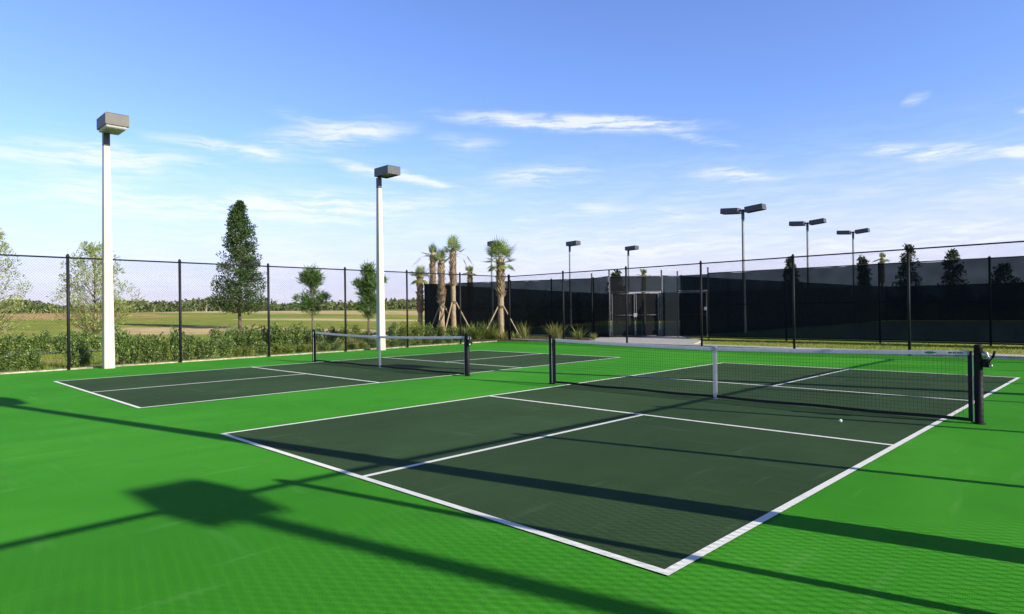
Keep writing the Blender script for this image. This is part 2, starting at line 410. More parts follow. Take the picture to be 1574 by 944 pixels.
# ------------------------------------------------------------------ wind-screened fences behind
def screen_fence(label, posts, H=3.05, mp='black_vinyl', sm='screen', post_h=None, midrail=True, segs=14):
    o = posts[0]; t = thing('screened_fence', label, 'fence', (o[0], o[1], 0))
    loc = [(p[0] - o[0], p[1] - o[1]) for p in posts]
    for i, (x, y) in enumerate(loc):
        ph = (post_h or {}).get(i, H); pmat = 'galv' if (post_h and i in post_h) else mp
        pm = MB(); pm.bar((x, y, -.1), (x, y, ph), .038, 10); pm.lathe([(.045, ph - .02), (.045, ph + .01), (.015, ph + .05)], 10, (x, y))
        pm.build('post', M[pmat], t, True)
    for z in (H - .03, 1.55, .09):
        rm = MB()
        for a, c in zip(loc[:-1], loc[1:]): rm.bar((*a, z), (*c, z), .021, 8)
        rm.build('rail', M[mp], t, True)
    sc = MB()
    for a, c in zip(loc[:-1], loc[1:]):
        a, c = Vector(a), Vector(c); d = (c - a).normalized(); nrm = Vector((d.y, -d.x))
        if nrm.y > 0: nrm = -nrm
        nz = 6; vs = []
        for j in range(nz + 1):
            for i in range(segs + 1):
                f = i / segs; z = .07 + (H - .10) * j / nz
                edge = math.sin(math.pi * f) * math.sin(math.pi * min(1, j / nz))
                p = a + (c - a) * f + nrm * (.055 + .02 * edge * math.sin(f * 17 + j * 1.7 + a.x))
                sag = .035 * math.sin(math.pi * f) * (1 if j == nz else 0) * rng.uniform(.5, 1.2)
                vs.append((p.x, p.y, z - sag))
        sc.add(vs, [(j*(segs+1)+i, j*(segs+1)+i+1, (j+1)*(segs+1)+i+1, (j+1)*(segs+1)+i) for j in range(nz) for i in range(segs)])
    sc.build('wind_screen', M[sm], t, True)
    return t
SY = 24.85
rs = [hit(u, -10, SY, 2, SY) for u in (1089, 1208, 1352, 1522)] + [(4.3, SY), (7.3, SY), (10.3, SY), (14, SY)]
RX = -11.75
screen_fence('black wind-screened court fence on the right, behind the far chain-link fence', rs, post_h={0: 3.25})
LS0, LS1 = (-25.89, 20.71), (-16.01, 24.0)
ls = [LS0, hit(720, *LS0, *LS1), hit(785, *LS0, *LS1), hit(848, *LS0, *LS1), LS1]
gl = at(937, 31.9); gr_ = at(1018, 31.9); g42 = at(1042, 33.0)
screen_fence('black wind-screened court fence behind the palms, left of the gates', ls, post_h={4: 3.25})
screen_fence('narrow grey-posted screen panel just left of the double gate', [(LS1[0] + .12, LS1[1] - .03), gl], sm='screen_thin', post_h={1: 3.3})
screen_fence('narrow wind-screened panel between the double gate and the single gate', [(gr_[0] - .04, gr_[1] + .03), g42], post_h={0: 3.25, 1: 3.25}, sm='screen')
lb = Vector((-.316, .949)) * 36
screen_fence('wind-screened back fence of the court behind the palms', [(LS0[0] + lb.x, LS0[1] + lb.y), (LS1[0] + lb.x, LS1[1] + lb.y), (gr_[0] - 2, gr_[1] + 34)], segs=20)
screen_fence('wind-screened side fence at the left end of the screens, running back from the palms', [(LS0[0] - .03, LS0[1] + .12), (LS0[0] + lb.x * .5, LS0[1] + lb.y * .5), (LS0[0] + lb.x, LS0[1] + lb.y - .12)], segs=20)
screen_fence('dark wind-screened far fence seen through the right screens, across the tennis courts', [(g42[0] + .3, 61), (-4, 61), (4, 61), (12, 61), (20, 61)], segs=20)
screen_fence('wind-screened side fence running back from the single gate', [(g42[0] + .12, g42[1] + .15), (g42[0] + .2, 42), (g42[0] + .3, 60.9)], segs=20)
# gates
t = thing('double_gate', 'grey-framed double gate with a transom rail, standing on the pale pavement', 'gate', (gl[0], gl[1], 0), math.atan2(gr_[1] - gl[1], gr_[0] - gl[0]))
W = math.hypot(gr_[0] - gl[0], gr_[1] - gl[1]) - .1
fr = MB(); fr.bar((.06, 0, 2.24), (W, 0, 2.24), .032, 8); fr.bar((.06, 0, 3.0), (W, 0, 3.0), .022, 8); fr.bar((W, 0, .02), (W, 0, 2.2), .02, 8)
fr.build('frame', M['galv'], t, True)
ts = MB(); ts.add([(.03, .03, 2.26), (W + .05, .03, 2.26), (W + .05, .03, 2.98), (.03, .03, 2.98)], [(0,1,2,3)]); ts.build('transom_screen', M['screen_thin'], t)
for s in (0, 1):
    x0 = .12 + s * (W / 2 - .06); x1 = x0 + W / 2 - .16
    lf = MB()
    for x in (x0, x1): lf.bar((x, 0, .06), (x, 0, 2.16), .026, 8)
    for z in (.08, 1.1, 2.14): lf.bar((x0, 0, z), (x1, 0, z), .022, 8)
    g = lf.build('gate_leaf', M['galv'], t, True)
    q = MB(); q.add([(x0, .03, .1), (x1, .03, .1), (x1, .03, 2.12), (x0, .03, 2.12)], [(0,1,2,3)]); q.build('leaf_screen', M['screen_thin'], g)
lk = MB(); lk.bevbox((W/2 - .08, -.06, 1.0), (W/2 + .1, -.028, 1.2), .01); lk.build('latch', M['steel'], t)
sx, sy = rs[0][0] - 1.75, SY + .25
t = thing('single_gate', 'dark single gate with a pale transom rail, left of the right-hand screens', 'gate', (sx, sy, 0))
fr = MB(); fr.bar((0, 0, -.05), (0, 0, 3.2), .036, 10); fr.bar((.04, 0, 2.22), (1.62, 0, 2.22), .03, 8); fr.build('frame', M['galv'], t, True)
lf = MB()
for x in (.1, 1.5): lf.bar((x, 0, .06), (x, 0, 2.14), .026, 8)
for z in (.08, 1.1, 2.12): lf.bar((.1, 0, z), (1.5, 0, z), .022, 8)
g = lf.build('gate_leaf', M['black_vinyl'], t, True)
q = MB(); q.add([(.1, .03, .1), (1.5, .03, .1), (1.5, .03, 2.1), (.1, .03, 2.1)], [(0,1,2,3)]); q.build('leaf_screen', M['screen'], g)
q = MB(); q.add([(.04, .03, 2.26), (1.62, .03, 2.26), (1.62, .03, 3.0), (.04, .03, 3.0)], [(0,1,2,3)]); q.build('transom_screen', M['screen'], t)
lk = MB(); lk.bevbox((1.42, -.07, 1.3), (1.54, -.03, 1.46), .01); lk.build('latch', M['steel'], t)
# tennis surfaces behind the screens
for pts in ([(g42[0] + .4, SY + 1), (30, SY + 1), (30, 60.5), (g42[0] + .5, 60.5)], [(LS0[0] + .6, LS0[1] + 1), (gr_[0] - .3, gr_[1] + 1.0), (gr_[0] - 2.4, gr_[1] + 33), (LS0[0] + lb.x + 1, LS0[1] + lb.y - 1)]):
    tm = MB(); tm.loft([[(x, y, -.1) for x, y in pts], [(x, y, .01) for x, y in pts]]); tag(tm.build('tennis_court_surface', M['tennis']), kind='structure')

# ------------------------------------------------------------------ pickleball nets
def top_z(x):
    return .812 + .058 * (abs(x) / 3.28) ** 1.6
def make_net(cx, label, group, detailed):
    t = thing('court_net', label, 'net', (cx, NETY, 0), 0, group)
    for s in (-1, 1):
        p = MB(); X = s * 3.40
        p.lathe([(.066, 0), (.066, .012), (.046, .014), (.046, .90), (.048, .905), (.048, .93), (.040, .945), (.02, .95)], 20, (X, 0))
        post = p.build('post', M['black_steel'], t, True)
        g = MB(); g.box((X - s * .049 - .004, -.050, .03), (X - s * .049 + .004, -.040, .88)); 
        g.build('lacing_bar', M['steel'], post)
        k = MB(); k.bar((X - s*.04, 0, .86), (X - s * .115, 0, .862), .006, 6); k.build('cable', M['steel'], post)
    # winch on the right post
    X = 3.40
    w = MB(); w.bevbox((X + .040, -.04, .68), (X + .115, .04, .78), .012); w.bar((X + .08, -.06, .73), (X + .08, .06, .73), .028, 12)
    wi = w.build('winch', M['black_steel'], t)
    c = MB(); c.bar((X + .09, -.065, .72), (X + .150, -.072, .80), .009, 8); c.bar((X + .150, -.072, .80), (X + .175, -.072, .88), .014, 8)
    c.build('crank_handle', M['black_steel'], wi, True)
    rl = MB(); rl.bar((X + .06, -.03, .83), (X + .06, .03, .83), .042, 14); rl.build('reel', M['steel'], wi, True)
    rl = MB(); rl.bar((X + .115, -.045, .70), (X + .145, -.045, .70), .020, 10); rl.build('ratchet', M['steel'], wi, True)
    rl = MB(); rl.bar((X + .08, -.045, .85), (X + .12, -.052, .79), .010, 6); rl.build('pawl', M['steel'], wi, True)
    # mesh
    n = MB(); step = .044; r = .00125; xs = [-3.27 + i * step for i in range(int(6.54 / step) + 1)]
    for x in xs: n.bar((x, 0, .04), (x, 0, top_z(x) - .02), r, 4, cap=False)
    zs = .055
    rows = int((.81 - .06) / step) + 1
    for j in range(rows):
        f = .055 + j * step
        for i in range(24):
            xa, xb = -3.27 + 6.54 * i / 24, -3.27 + 6.54 * (i + 1) / 24
            sc_ = lambda x: min(top_z(x) - .02, f * (top_z(x) / .812))
            n.bar((xa, .0016, sc_(xa)), (xb, .0016, sc_(xb)), r, 4, cap=False)
    n.build('netting', M['net_cord'], t)
    def ribbon(name, z0, z1, th, m, x0=-3.31, x1=3.31, nseg=40):
        b = MB(); rings = []
        for i in range(nseg + 1):
            x = x0 + (x1 - x0) * i / nseg; a, c = z0(x), z1(x); y = .0025 * math.sin(x * 9)
            rings.append([(x, y - th, a), (x, y + th, a), (x, y + th, c), (x, y - th, c)])
        b.loft(rings); return b.build(name, m, t)
    tp = ribbon('headband', lambda x: top_z(x) - .052, lambda x: top_z(x) + .004, .006, M['net_tape'])
    if detailed:
        gm_ = MB(); y = -.0095
        def z(x): return top_z(x) - .024
        gm_.add([(2.90 + .055 * math.cos(a), y, z(2.9) + .015 * math.sin(a)) for a in [k * math.pi / 8 for k in range(16)]], [tuple(range(16))])
        gm_.add([(2.93, y, z(2.93) + .004), (2.985, y, z(2.98) + .014), (2.965, y, z(2.96) - .004)], [(0, 1, 2)])
        gm_.build('printed_mark', M['green_mark'], tp)
        dm = MB()
        for i, wd in enumerate((.020, .012, .016, .012, .018, .014, .010)):
            x = 3.10 + i * .023; dm.add([(x, y, z(x) - .009), (x + wd, y, z(x) - .009), (x + wd, y, z(x) + .009), (x, y, z(x) + .009)], [(0, 1, 2, 3)])
        dm.build('printed_mark', M['dark_mark'], tp)
    ribbon('bottom_band', lambda x: .012 + .012 * math.cos(x * 2.1) ** 2, lambda x: .052 + .012 * math.cos(x * 2.1) ** 2, .004, M['band'])
    for s in (-1, 1):
        sb = MB(); X = s * 3.315; sb.bevbox((X - .022, -.008, .02), (X + .022, .008, .862), .003); sb.bar((X + s*.012, 0, .01), (X + s*.012, 0, .87), .011, 8); sb.build('side_band', M['band'], t)
    st = MB(); st.bevbox((-.03, -.0125, .03), (.03, -.0085, .818), .001); st.bevbox((-.03, .0085, .03), (.03, .0125, .818), .001); st.box((-.03, -.0125, .819), (.03, .0125, .823))
    cs = st.build('centre_strap', M['strap'], t)
    an = MB(); an.bar((0, 0, .0), (0, 0, .06), .012, 8); an.lathe([(.035, .009), (.035, .014), (.015, .018)], 12); an.build('anchor', M['steel'], cs)
    return t
make_net(0, 'nearer black net with white headband and a hand-crank winch on its right post', 'pickleball nets', True)
make_net(-GAP, 'farther black net on the left court, in front of the second light pole', 'pickleball nets', False)
bl = MB(); bp_ = gnd(1292, 650); br = .020
bl.lathe([(max(.0005, br * math.sin(math.pi * i / 12)), br - br * math.cos(math.pi * i / 12)) for i in range(13)], 18)
b = bl.build('ball', M['ball'], smooth=True); b.location = (bp_.x, bp_.y, .005)
tag(b, 'small white ball lying on the dark court just in front of the near net', 'ball')

# ------------------------------------------------------------------ light poles
def shoebox(t, x, y, z, L, Wd, H, tilt=0.0, rz=0.0, m='fixture', drop=False):
    """head whose back edge sits at the pole top and reaches out along +X"""
    h = MB(); c = .02
    rr_ = [[(x, y, z) for x, y in ((0, -Wd/2), (L, -Wd/2), (L, Wd/2), (0, Wd/2))] for z in (.05, H - c)]
    h.loft(rr_ + [[(c, -Wd/2 + c, H), (L - c, -Wd/2 + c, H), (L - c, Wd/2 - c, H), (c, Wd/2 - c, H)]], cap=False); h.f.append(tuple(range(len(h.v) - 4, len(h.v))))   # open-bottomed housing
    for a, b_ in (((0, -Wd/2, 0), (L, -Wd/2 + .03, .049)), ((0, Wd/2 - .03, 0), (L, Wd/2, .049)), ((0, -Wd/2 + .031, 0), (.03, Wd/2 - .031, .049)), ((L - .03, -Wd/2 + .031, 0), (L, Wd/2 - .031, .049))):
        h.box(a, b_)                                                # rim round the lens
    o = h.build('head', M[m], t); o.location = (x, y, z); o.rotation_euler = (0, -tilt, rz)
    l = MB(); x0, x1, y0, y1 = .035, L - .035, -Wd/2 + .035, Wd/2 - .035; rings = []
    for k, z_ in (((0, .045), (.004, -.05), (.02, -.07)) if drop else ((0, .045), (.05, .065))):
        rings.append([(x0+k, y0+k, z_), (x0+k, y1-k, z_), (x1-k, y1-k, z_), (x1-k, y0+k, z_)])
    l.loft(rings, cap=False); l.f.append(tuple(range(len(l.v) - 4, len(l.v))))
    l.build('lens', M['glare_lens' if drop else 'lens'], o)
    return o
def concrete_lamp(label, loc, flip, group='concrete light poles beside the courts', head='fixture_tan', H=6.42, drop=False, hy=.0):
    t = thing('light_pole', label, 'light pole', (loc[0], loc[1], 0), math.pi if flip else 0, group)
    p = MB(); rings = []
    for z, w in ((-.1, .132), (0, .131), (H - .36, .076)):
        c = w * .12
        rings.append([(-w+c,-w,z),(w-c,-w,z),(w,-w+c,z),(w,w-c,z),(w-c,w,z),(-w+c,w,z),(-w,w-c,z),(-w,-w+c,z)])
    p.loft(rings); p.build('pole', M['concrete_pole'], t)
    k = MB(); k.bevbox((-.080, -.080, H - .355), (.080, .080, H + .03), .012); k.bar((0, 0, H + .02), (0, 0, H + .10), .05, 10); k.build('bracket', M['fixture'], t)
    bd = MB(); w = .113; bd.box((-w, -w, 2.86), (w, w, 2.93)); bd.build('band', M['concrete_pole'], t)
    shoebox(t, -.05, hy, H + .06, .88, .56, .31, m=head, drop=drop)
    return t
LA = hit(166, -15.42, 0, -15.42, 10); LB_ = hit(585, -15.45, 0, -15.75, 12)
concrete_lamp('tall cream concrete light pole nearest the left edge, its big head showing a bright lens', LA, False, drop=True, hy=.07)
concrete_lamp('cream concrete light pole standing behind the farther net', LB_, False, head='fixture', hy=.11)
concrete_lamp('light pole out of view to the right whose thick shadow crosses the near court', (5.5, 1.85), True)
concrete_lamp('light pole out of view beside the right fence whose shadow passes behind the near net', (5.5, 10.35), True)
concrete_lamp('light pole beyond the right fence whose head shadow lies on the near green corner', (14.22, 2.07), True)
def steel_lamp(label, u, vtop, vbase, depth, heads, group, hl=1.0):
    x, y = at(u, depth); H = z_of(vtop, u, depth)
    t = thing('light_pole', label, 'light pole', (x, y, terrain(x, y)), 0, group)
    p = MB(); p.loft([[(w*math.cos(k*math.pi/4+.39), w*math.sin(k*math.pi/4+.39), z) for k in range(8)] for z, w in ((-.1, .10), (H * .5, .085), (H - .5, .075))]); p.build('pole', M['grey_pole'], t)
    q = MB(); q.loft([[(w*math.cos(k*math.pi/4+.39), w*math.sin(k*math.pi/4+.39), z) for k in range(8)] for z, w in ((H - .5, .086), (H - .02, .086), (H + .06, .05))]); q.build('bracket', M['dark_pole'], t)
    if heads == 2:
        a = MB(); a.bar((-.3, 0, H), (.3, 0, H), .05, 8); a.build('arm', M['dark_pole'], t)
        shoebox(t, .22, 0, H - .16, hl, .52, .31, R(4.5)); shoebox(t, -.22, 0, H - .16, hl, .52, .31, R(4.5), math.pi)
    else:
        shoebox(t, -.14, 0, H - .05, hl, .55, .32, R(2))
    return t
gD = 'double-headed light poles behind the right screens'
steel_lamp('double-headed dark light pole, leftmost and tallest of the three behind the right screens', 1144, 322, 514, 36, 2, gD)
steel_lamp('double-headed dark light pole, middle of the three behind the right screens', 1243, 342, 502, 46.5, 2, gD)
steel_lamp('double-headed dark light pole, rightmost and smallest of the three behind the right screens', 1313, 356, 498, 54, 2, gD)
gS = 'single-headed light poles behind the left screens'
steel_lamp('single-headed thin grey light pole, left of the pair above the screens', 877, 377, 508, 50, 1, gS)
steel_lamp('single-headed thin grey light pole, right of the pair, rising behind the double gate', 967, 384, 508, 54, 1, gS)
steel_lamp('dark light pole half hidden behind the tallest palm crown', 757, 377, 508, 45, 1, gS, .7)

# ------------------------------------------------------------------ vegetation
def rdir():
    while True:
        v = Vector((rng.uniform(-1,1), rng.uniform(-1,1), rng.uniform(-1,1)))
        if .05 < v.length < 1: return v.normalized()
def clump(b, c, r, n, ls, lw, up=.3, zs=1.0, spiky=0.0):
    c = Vector(c)
    for _ in range(n):
        d = rdir(); rr = r * rng.uniform(.25, 1.0) ** .6
        p = c + Vector((d.x * rr, d.y * rr, d.z * rr * zs))
        o = (d * (.6 + spiky) + rdir() * .8 + Vector((0, 0, up))).normalized() * ls * rng.uniform(.6, 1.3)
        b.leaf(p, o, lw * rng.uniform(.7, 1.2))
def lerp_prof(f, k):
    for (a, p), (b_, q) in zip(k[:-1], k[1:]):
        if a <= f <= b_: return p + (q - p) * (f - a) / (b_ - a)
    return k[-1][1]
def tree(name, label, cat, x, y, H, prof, z_trunk, tr, nb, per, ls, lw, leafm, barkm, up=.3, clr=.45, droop=0.0, group=None, spiky=0.2, rise=.35, lump=0.0):
    """prof(f) = crown radius at fraction f of the crown height"""
    z0 = terrain(x, y); t = thing(name, label, cat, (x, y, z0), 0, group)
    tk = MB(); pts = []; n = 7
    for i in range(n + 1):
        f = i / n; pts.append((rng.uniform(-.03, .03) * H * .15 * (i > 0), rng.uniform(-.03, .03) * H * .15 * (i > 0), -.1 + H * .93 * f))
    tk.path([Vector(p) for p in pts], [tr * (1 - .85 * i / n) * (1.25 if i == 0 else 1) for i in range(n + 1)], 8)
    fo = MB()
    for k in range(nb):
        f = (k + rng.uniform(0, 1)) / nb; f = f ** 1.08
        z = z_trunk + (H - z_trunk) * f; rad = prof(f) * rng.uniform(.72, 1.08)
        a = rng.uniform(0, 2 * math.pi); rr = rad * rng.uniform(.35, 1) ** .5
        if lump: rr *= 1 - lump * .5 + lump * (.5 + .5 * math.sin(a * 2 + f * 23) * math.cos(f * 31 + a))
        e = Vector((math.cos(a) * rr, math.sin(a) * rr, z))
        s = Vector((0, 0, max(z_trunk * .85, z - rr * rise - .1)))
        m = s.lerp(e, .55) + Vector((0, 0, -.06 * rr))
        tk.path([s, m, e], [tr * .22 * (1 - .6 * f) + .006, tr * .13 * (1 - .6 * f) + .004, .003], 5)
        cr = clr * (1 - .45 * f) * rng.uniform(.7, 1.3)
        clump(fo, e + Vector((0, 0, -droop * cr)), cr, per, ls, lw, up, .75, spiky)
        clump(fo, s.lerp(e, .6), cr * .8, per // 3, ls, lw, up, .7, spiky)
    tk.build('trunk', M[barkm], t, True); fo.build('foliage', M[leafm], t)
    return t
def at_h(u, vtop, depth):
    x, y = at(u, depth); return x, y, z_of(vtop, u, depth) - terrain(x, y)

x, y, H = at_h(369, 312, 50)
tree('oak_tree', 'tall dark green conical oak standing in the field behind the left fence', 'tree', x, y, H,
     lambda f: lerp_prof(f, ((0, 1.5), (.06, 2.35), (.2, 2.15), (.33, 1.6), (.45, 1.6), (.62, 1.15), (.75, 1.0), (.85, .62), (.94, .42), (1, .12))), 1.45, .13, 270, 50, .20, .042, 'oak_leaf', 'bark', .6, .40, spiky=.9, lump=.45)
x, y, H = at_h(146, 376, 32)
tree('pale_tree', 'thin pale yellow-green tree behind the nearest left light pole', 'tree', x, y, H,
     lambda f: lerp_prof(f, ((0, .6), (.15, 1.6), (.3, 1.9), (.5, 1.7), (.7, 1.35), (.88, .95), (1, .3))), .7, .08, 150, 32, .16, .022, 'pale_leaf', 'pale_bark', .9, .34, spiky=.9, rise=.9, group='young pale trees')
x, y, H = at_h(-14, 352, 30)
tree('pale_tree', 'pale yellow-green tree cut off by the left edge of the picture', 'tree', x, y, H,
     lambda f: lerp_prof(f, ((0, .8), (.15, 1.8), (.3, 1.9), (.5, 1.5), (.7, 1.0), (.88, .7), (1, .2))), .7, .08, 120, 26, .16, .022, 'pale_leaf', 'pale_bark', .9, .34, spiky=.9, rise=.9, group='young pale trees')
def pine(label, u, vtop, depth, clumps, group='young pines'):
    x, y, H = at_h(u, vtop, depth); z0 = terrain(x, y); t = thing('pine_tree', label, 'tree', (x, y, z0), 0, group)
    tk = MB(); tk.path([Vector((0, 0, -.1)), Vector((.03, 0, H * .5)), Vector((0, 0, H * .92))], [.055, .04, .015], 7); fo = MB()
    for (du, v, rpx, n) in clumps:
        c = Vector((_r0.x, _r0.y, 0)) * (du * depth / FPX); c.z = z_of(v, u, depth) - z0
        c += Vector((_f.x, _f.y, 0)) * rng.uniform(-.3, .3)
        r = rpx * depth / FPX
        for _ in range(n // 3):
            q_ = c.lerp(Vector((0, 0, c.z - .15)), rng.random()); fo.leaf(q_ + rdir() * r * .5, (rdir() + Vector((0, 0, .5))).normalized() * r * rng.uniform(.5, 1.0), .015)
        tk.path([Vector((.01, 0, max(.3, c.z - abs(du) * depth / FPX * .7 - .1))), c], [.018, .006], 5)
        for _ in range(n):
            d = rdir(); d.z = abs(d.z) * .9 + .1 * d.z
            s = c + rdir() * r * rng.uniform(.1, .8); o = (d + rdir() * .5 + Vector((0, 0, .25))).normalized()
            fo.leaf(s, o * r * rng.uniform(.45, 1.05), .015)
    tk.build('trunk', M['bark'], t, True); fo.build('foliage', M['pine_leaf'], t); return t
pine('young pine with a ball-shaped top, left of the farther net', 480, 413, 30,
     [(0, 425, 15, 420), (-7, 431, 14, 380), (7, 431, 14, 380), (0, 436, 13, 320), (0, 450, 9, 150), (-13, 462, 13, 220), (13, 460, 13, 220), (-4, 468, 12, 170), (20, 457, 8, 100), (-22, 459, 8, 90), (4, 478, 11, 120), (-10, 476, 9, 100)])
pine('taller young pine right behind the second light pole', 566, 405, 29,
     [(0, 416, 13, 380), (3, 428, 14, 400), (-10, 440, 13, 330), (10, 442, 13, 300), (24, 433, 9, 190), (-16, 436, 8, 150), (-4, 455, 15, 380), (8, 462, 13, 260), (-8, 472, 13, 240), (0, 484, 11, 190), (12, 478, 10, 150)])

# palms
def frond(b, s, d, length, nl, droop, w=.022, fan=1.5):
    d = Vector(d).normalized(); pts = [Vector(s)]; dd = d.copy(); n = 6
    for i in range(n):
        pts.append(pts[-1] + dd * (length * .62 / n)); dd = (dd + Vector((0, 0, -droop / n))).normalized()
    b.path(pts, [.014 - .0015 * i for i in range(len(pts))], 4)
    side = dd.cross(Vector((0, 0, 1)))
    if side.length < .05: side = Vector((1, 0, 0))
    side.normalize(); upv = side.cross(dd)
    for i in range(nl):
        a = fan * (2 * i / (nl - 1) - 1)
        ld = (dd * math.cos(a) + side * math.sin(a) + Vector((0, 0, -.12 - .2 * abs(math.sin(a))))).normalized()
        s0 = pts[-1] - dd * (length * .10 * (1 - math.cos(a)))
        L = length * .5 * (1 - .35 * abs(a) / fan) * rng.uniform(.85, 1.1)
        b.leaf(s0, ld * L, w, upv)
def palm(label, u, vtrunk, depth, r, boots_from, fronds, dry, props=True, lean=0.0):
    x, y = at(u, depth); z0 = terrain(x, y); Ht = z_of(vtrunk, u, depth) - z0
    t = thing('palm_tree', label, 'palm tree', (x, y, z0), rng.uniform(0, 6), 'cabbage palms by the screens')
    tk = MB(); prof = []; n = 34
    for i in range(n + 1):
        z = -.1 + (Ht + .1) * i / n; f = i / n
        rr = r * (1.12 - .2 * min(1, f * 3)) * (1 + .03 * math.sin(i * 2.1) + rng.uniform(-.03, .03)) + (.1 * r if f < .04 else 0)
        prof.append((rr, z))
    rings = []
    for (rr, z) in prof:
        off = lean * z
        rings.append([(off + rr * math.cos(2*math.pi*k/14) * rng.uniform(.95, 1.05), rr * math.sin(2*math.pi*k/14) * rng.uniform(.95, 1.05), z) for k in range(14)])
    rings += [[(off + r * k_ * math.cos(2*math.pi*k/14), r * k_ * math.sin(2*math.pi*k/14), Ht + dz) for k in range(14)] for k_, dz in ((.7, .12), (.35, .3))]
    tk.loft(rings); tr_ = tk.build('trunk', M['palm_bark'], t, True)
    bo = MB(); zb = boots_from * Ht; z = zb
    while z < Ht - .02:
        f = (z - zb) / (Ht - zb + .01)
        for k in range(9):
            a = k * 2 * math.pi / 9 + z * 9.1; o = Vector((math.cos(a), math.sin(a), 0))
            s = o * r * .86 + Vector((lean * z, 0, z)); L = rng.uniform(.14, .30) * (1 - .35 * f)
            bo.bar(s, s + o * L * rng.uniform(.2, .75) + Vector((0, 0, L * .85)), r * .26, 5, r * .12)
        z += .115
    bo.build('boots', M['boot'], tr_)
    top = Vector((lean * Ht, 0, Ht - .22)); fb = MB()
    for (n_, elev, L, dr) in fronds:
        for i in range(n_):
            a = 2 * math.pi * (i + rng.uniform(-.3, .3)) / n_; e = R(elev + rng.uniform(-9, 9))
            frond(fb, top + Vector((math.cos(a) * r * .4, math.sin(a) * r * .4, 0)), (math.cos(a) * math.cos(e), math.sin(a) * math.cos(e), math.sin(e)), L * rng.uniform(.85, 1.12), 16, dr)
    fb.build('crown', M['palm_leaf'], t)
    if dry:
        db = MB()
        for (side, e, L, dr, nl, w) in dry:
            d = Vector((_r0.x, _r0.y, 0)); d.rotate(Matrix.Rotation(-t.rotation_euler.z, 3, 'Z')); d = d * side
            frond(db, top, (d.x * math.cos(R(e)), d.y * math.cos(R(e)), math.sin(R(e))), L, nl, dr, w)
        db.build('dry_fronds', M['dry_frond'], t)
    if props:
        pr = MB()
        for k in range(3):
            a = k * 2.09 + .4; o = Vector((math.cos(a), math.sin(a), 0))
            pr.bar(o * r * 1.02 + Vector((0, 0, Ht * .42)), o * (r + 1.05) + Vector((0, 0, -.1)), .035, 6)
        pr.build('prop', M['wood'], t)
        sb = MB(); sb.lathe([(r * 1.02, Ht * .40), (r * 1.07, Ht * .405), (r * 1.07, Ht * .43), (r * 1.02, Ht * .435)], 14); sb.build('strapping', M['bark'], t)
    return t
palm('largest palm with a tuft of upright fronds, nearest the fence corner', 770, 402, 33, .165, .55, [(6, 84, 1.35, .0), (10, 68, 1.25, .35), (10, 48, 1.0, .7), (7, 22, .8, 1.1)], [(1, 58, 1.9, .1, 5, .012), (-1, 55, 1.5, .1, 5, .012)])
palm('palm with two drooping dry fronds above a small green tuft, right of the trio', 697, 390, 36, .145, .62, [(6, 84, 1.15, .05), (7, 62, .9, .6)], [(1, 42, 1.7, 2.0, 16, .05), (-1, 42, 1.7, 2.0, 16, .05), (1, 25, 1.3, 2.0, 14, .045), (-1, 28, 1.2, 2.0, 14, .045)])
palm('palm with a ragged brown top and timber props, middle of the trio', 679, 404, 36, .15, .45, [(5, 84, .95, .1), (7, 60, .8, .7)], [(-1, 30, 1.3, 1.5, 10, .025), (1, 10, .8, 2, 10, .025)])
palm('slim palm behind the trio whose trunk vanishes behind the screen', 666, 392, 41, .145, .5, [(6, 82, .9, .1), (8, 55, .85, .9)], [(-1, 30, 1.6, 1.4, 10, .025)], False)
palm('short palm with a green crown at the left end of the screen', 646, 426, 39, .15, .4, [(6, 82, .9, .1), (10, 55, .9, .7), (8, 20, .7, 1.1)], None, False)
palm('small palm showing its crown just above the screen, left of the largest palm', 723, 418, 46, .14, .5, [(5, 75, .7, .3), (7, 35, .7, 1.0)], None, False)
palm('tiny palm crown peeking above the screen at the double gate', 990, 421, 58, .14, .6, [(5, 75, .7, .3), (7, 35, .8, 1.0)], None, False)
palm('palm crown above the right screens between two dark trees', 1357, 397, 64, .15, .6, [(5, 75, .8, .3), (8, 35, .9, 1.0)], None, False)

# trees seen above and through the right screens
gB = 'dark trees beyond the right screens'
def conical(w): return lambda f: w * (1 - f) ** .7 * (.7 + .3 * min(1, f * 6)) + .12
for (u, v, d, w, lab) in ((1397, 378, 66, 1.55, 'largest dark tree above the right screens, behind the thick fence post'), (1466, 386, 66, 1.5, 'bushy dark conical tree rising above the right screens, rightmost clear one'),
                          (1216, 398, 66, 1.1, 'small greyish tree topping the screens beside the middle double light pole'), (1328, 397, 66, .6, 'narrow dark tree just above the screens, right of the rightmost double light pole'),
                          (1545, 408, 66, 2.4, 'wide dark tree seen through the screens at the right edge'), (948, 420, 60, .9, 'little dark tree peeking over the screen left of the double gate')):
    x, y, H = at_h(u, v, d)
    tree('dark_tree', lab, 'tree', x, y, H, conical(w), .8, .09, 90, 26, .26, .07, 'dark_leaf', 'bark', .4, .5, group=gB, lump=.6)

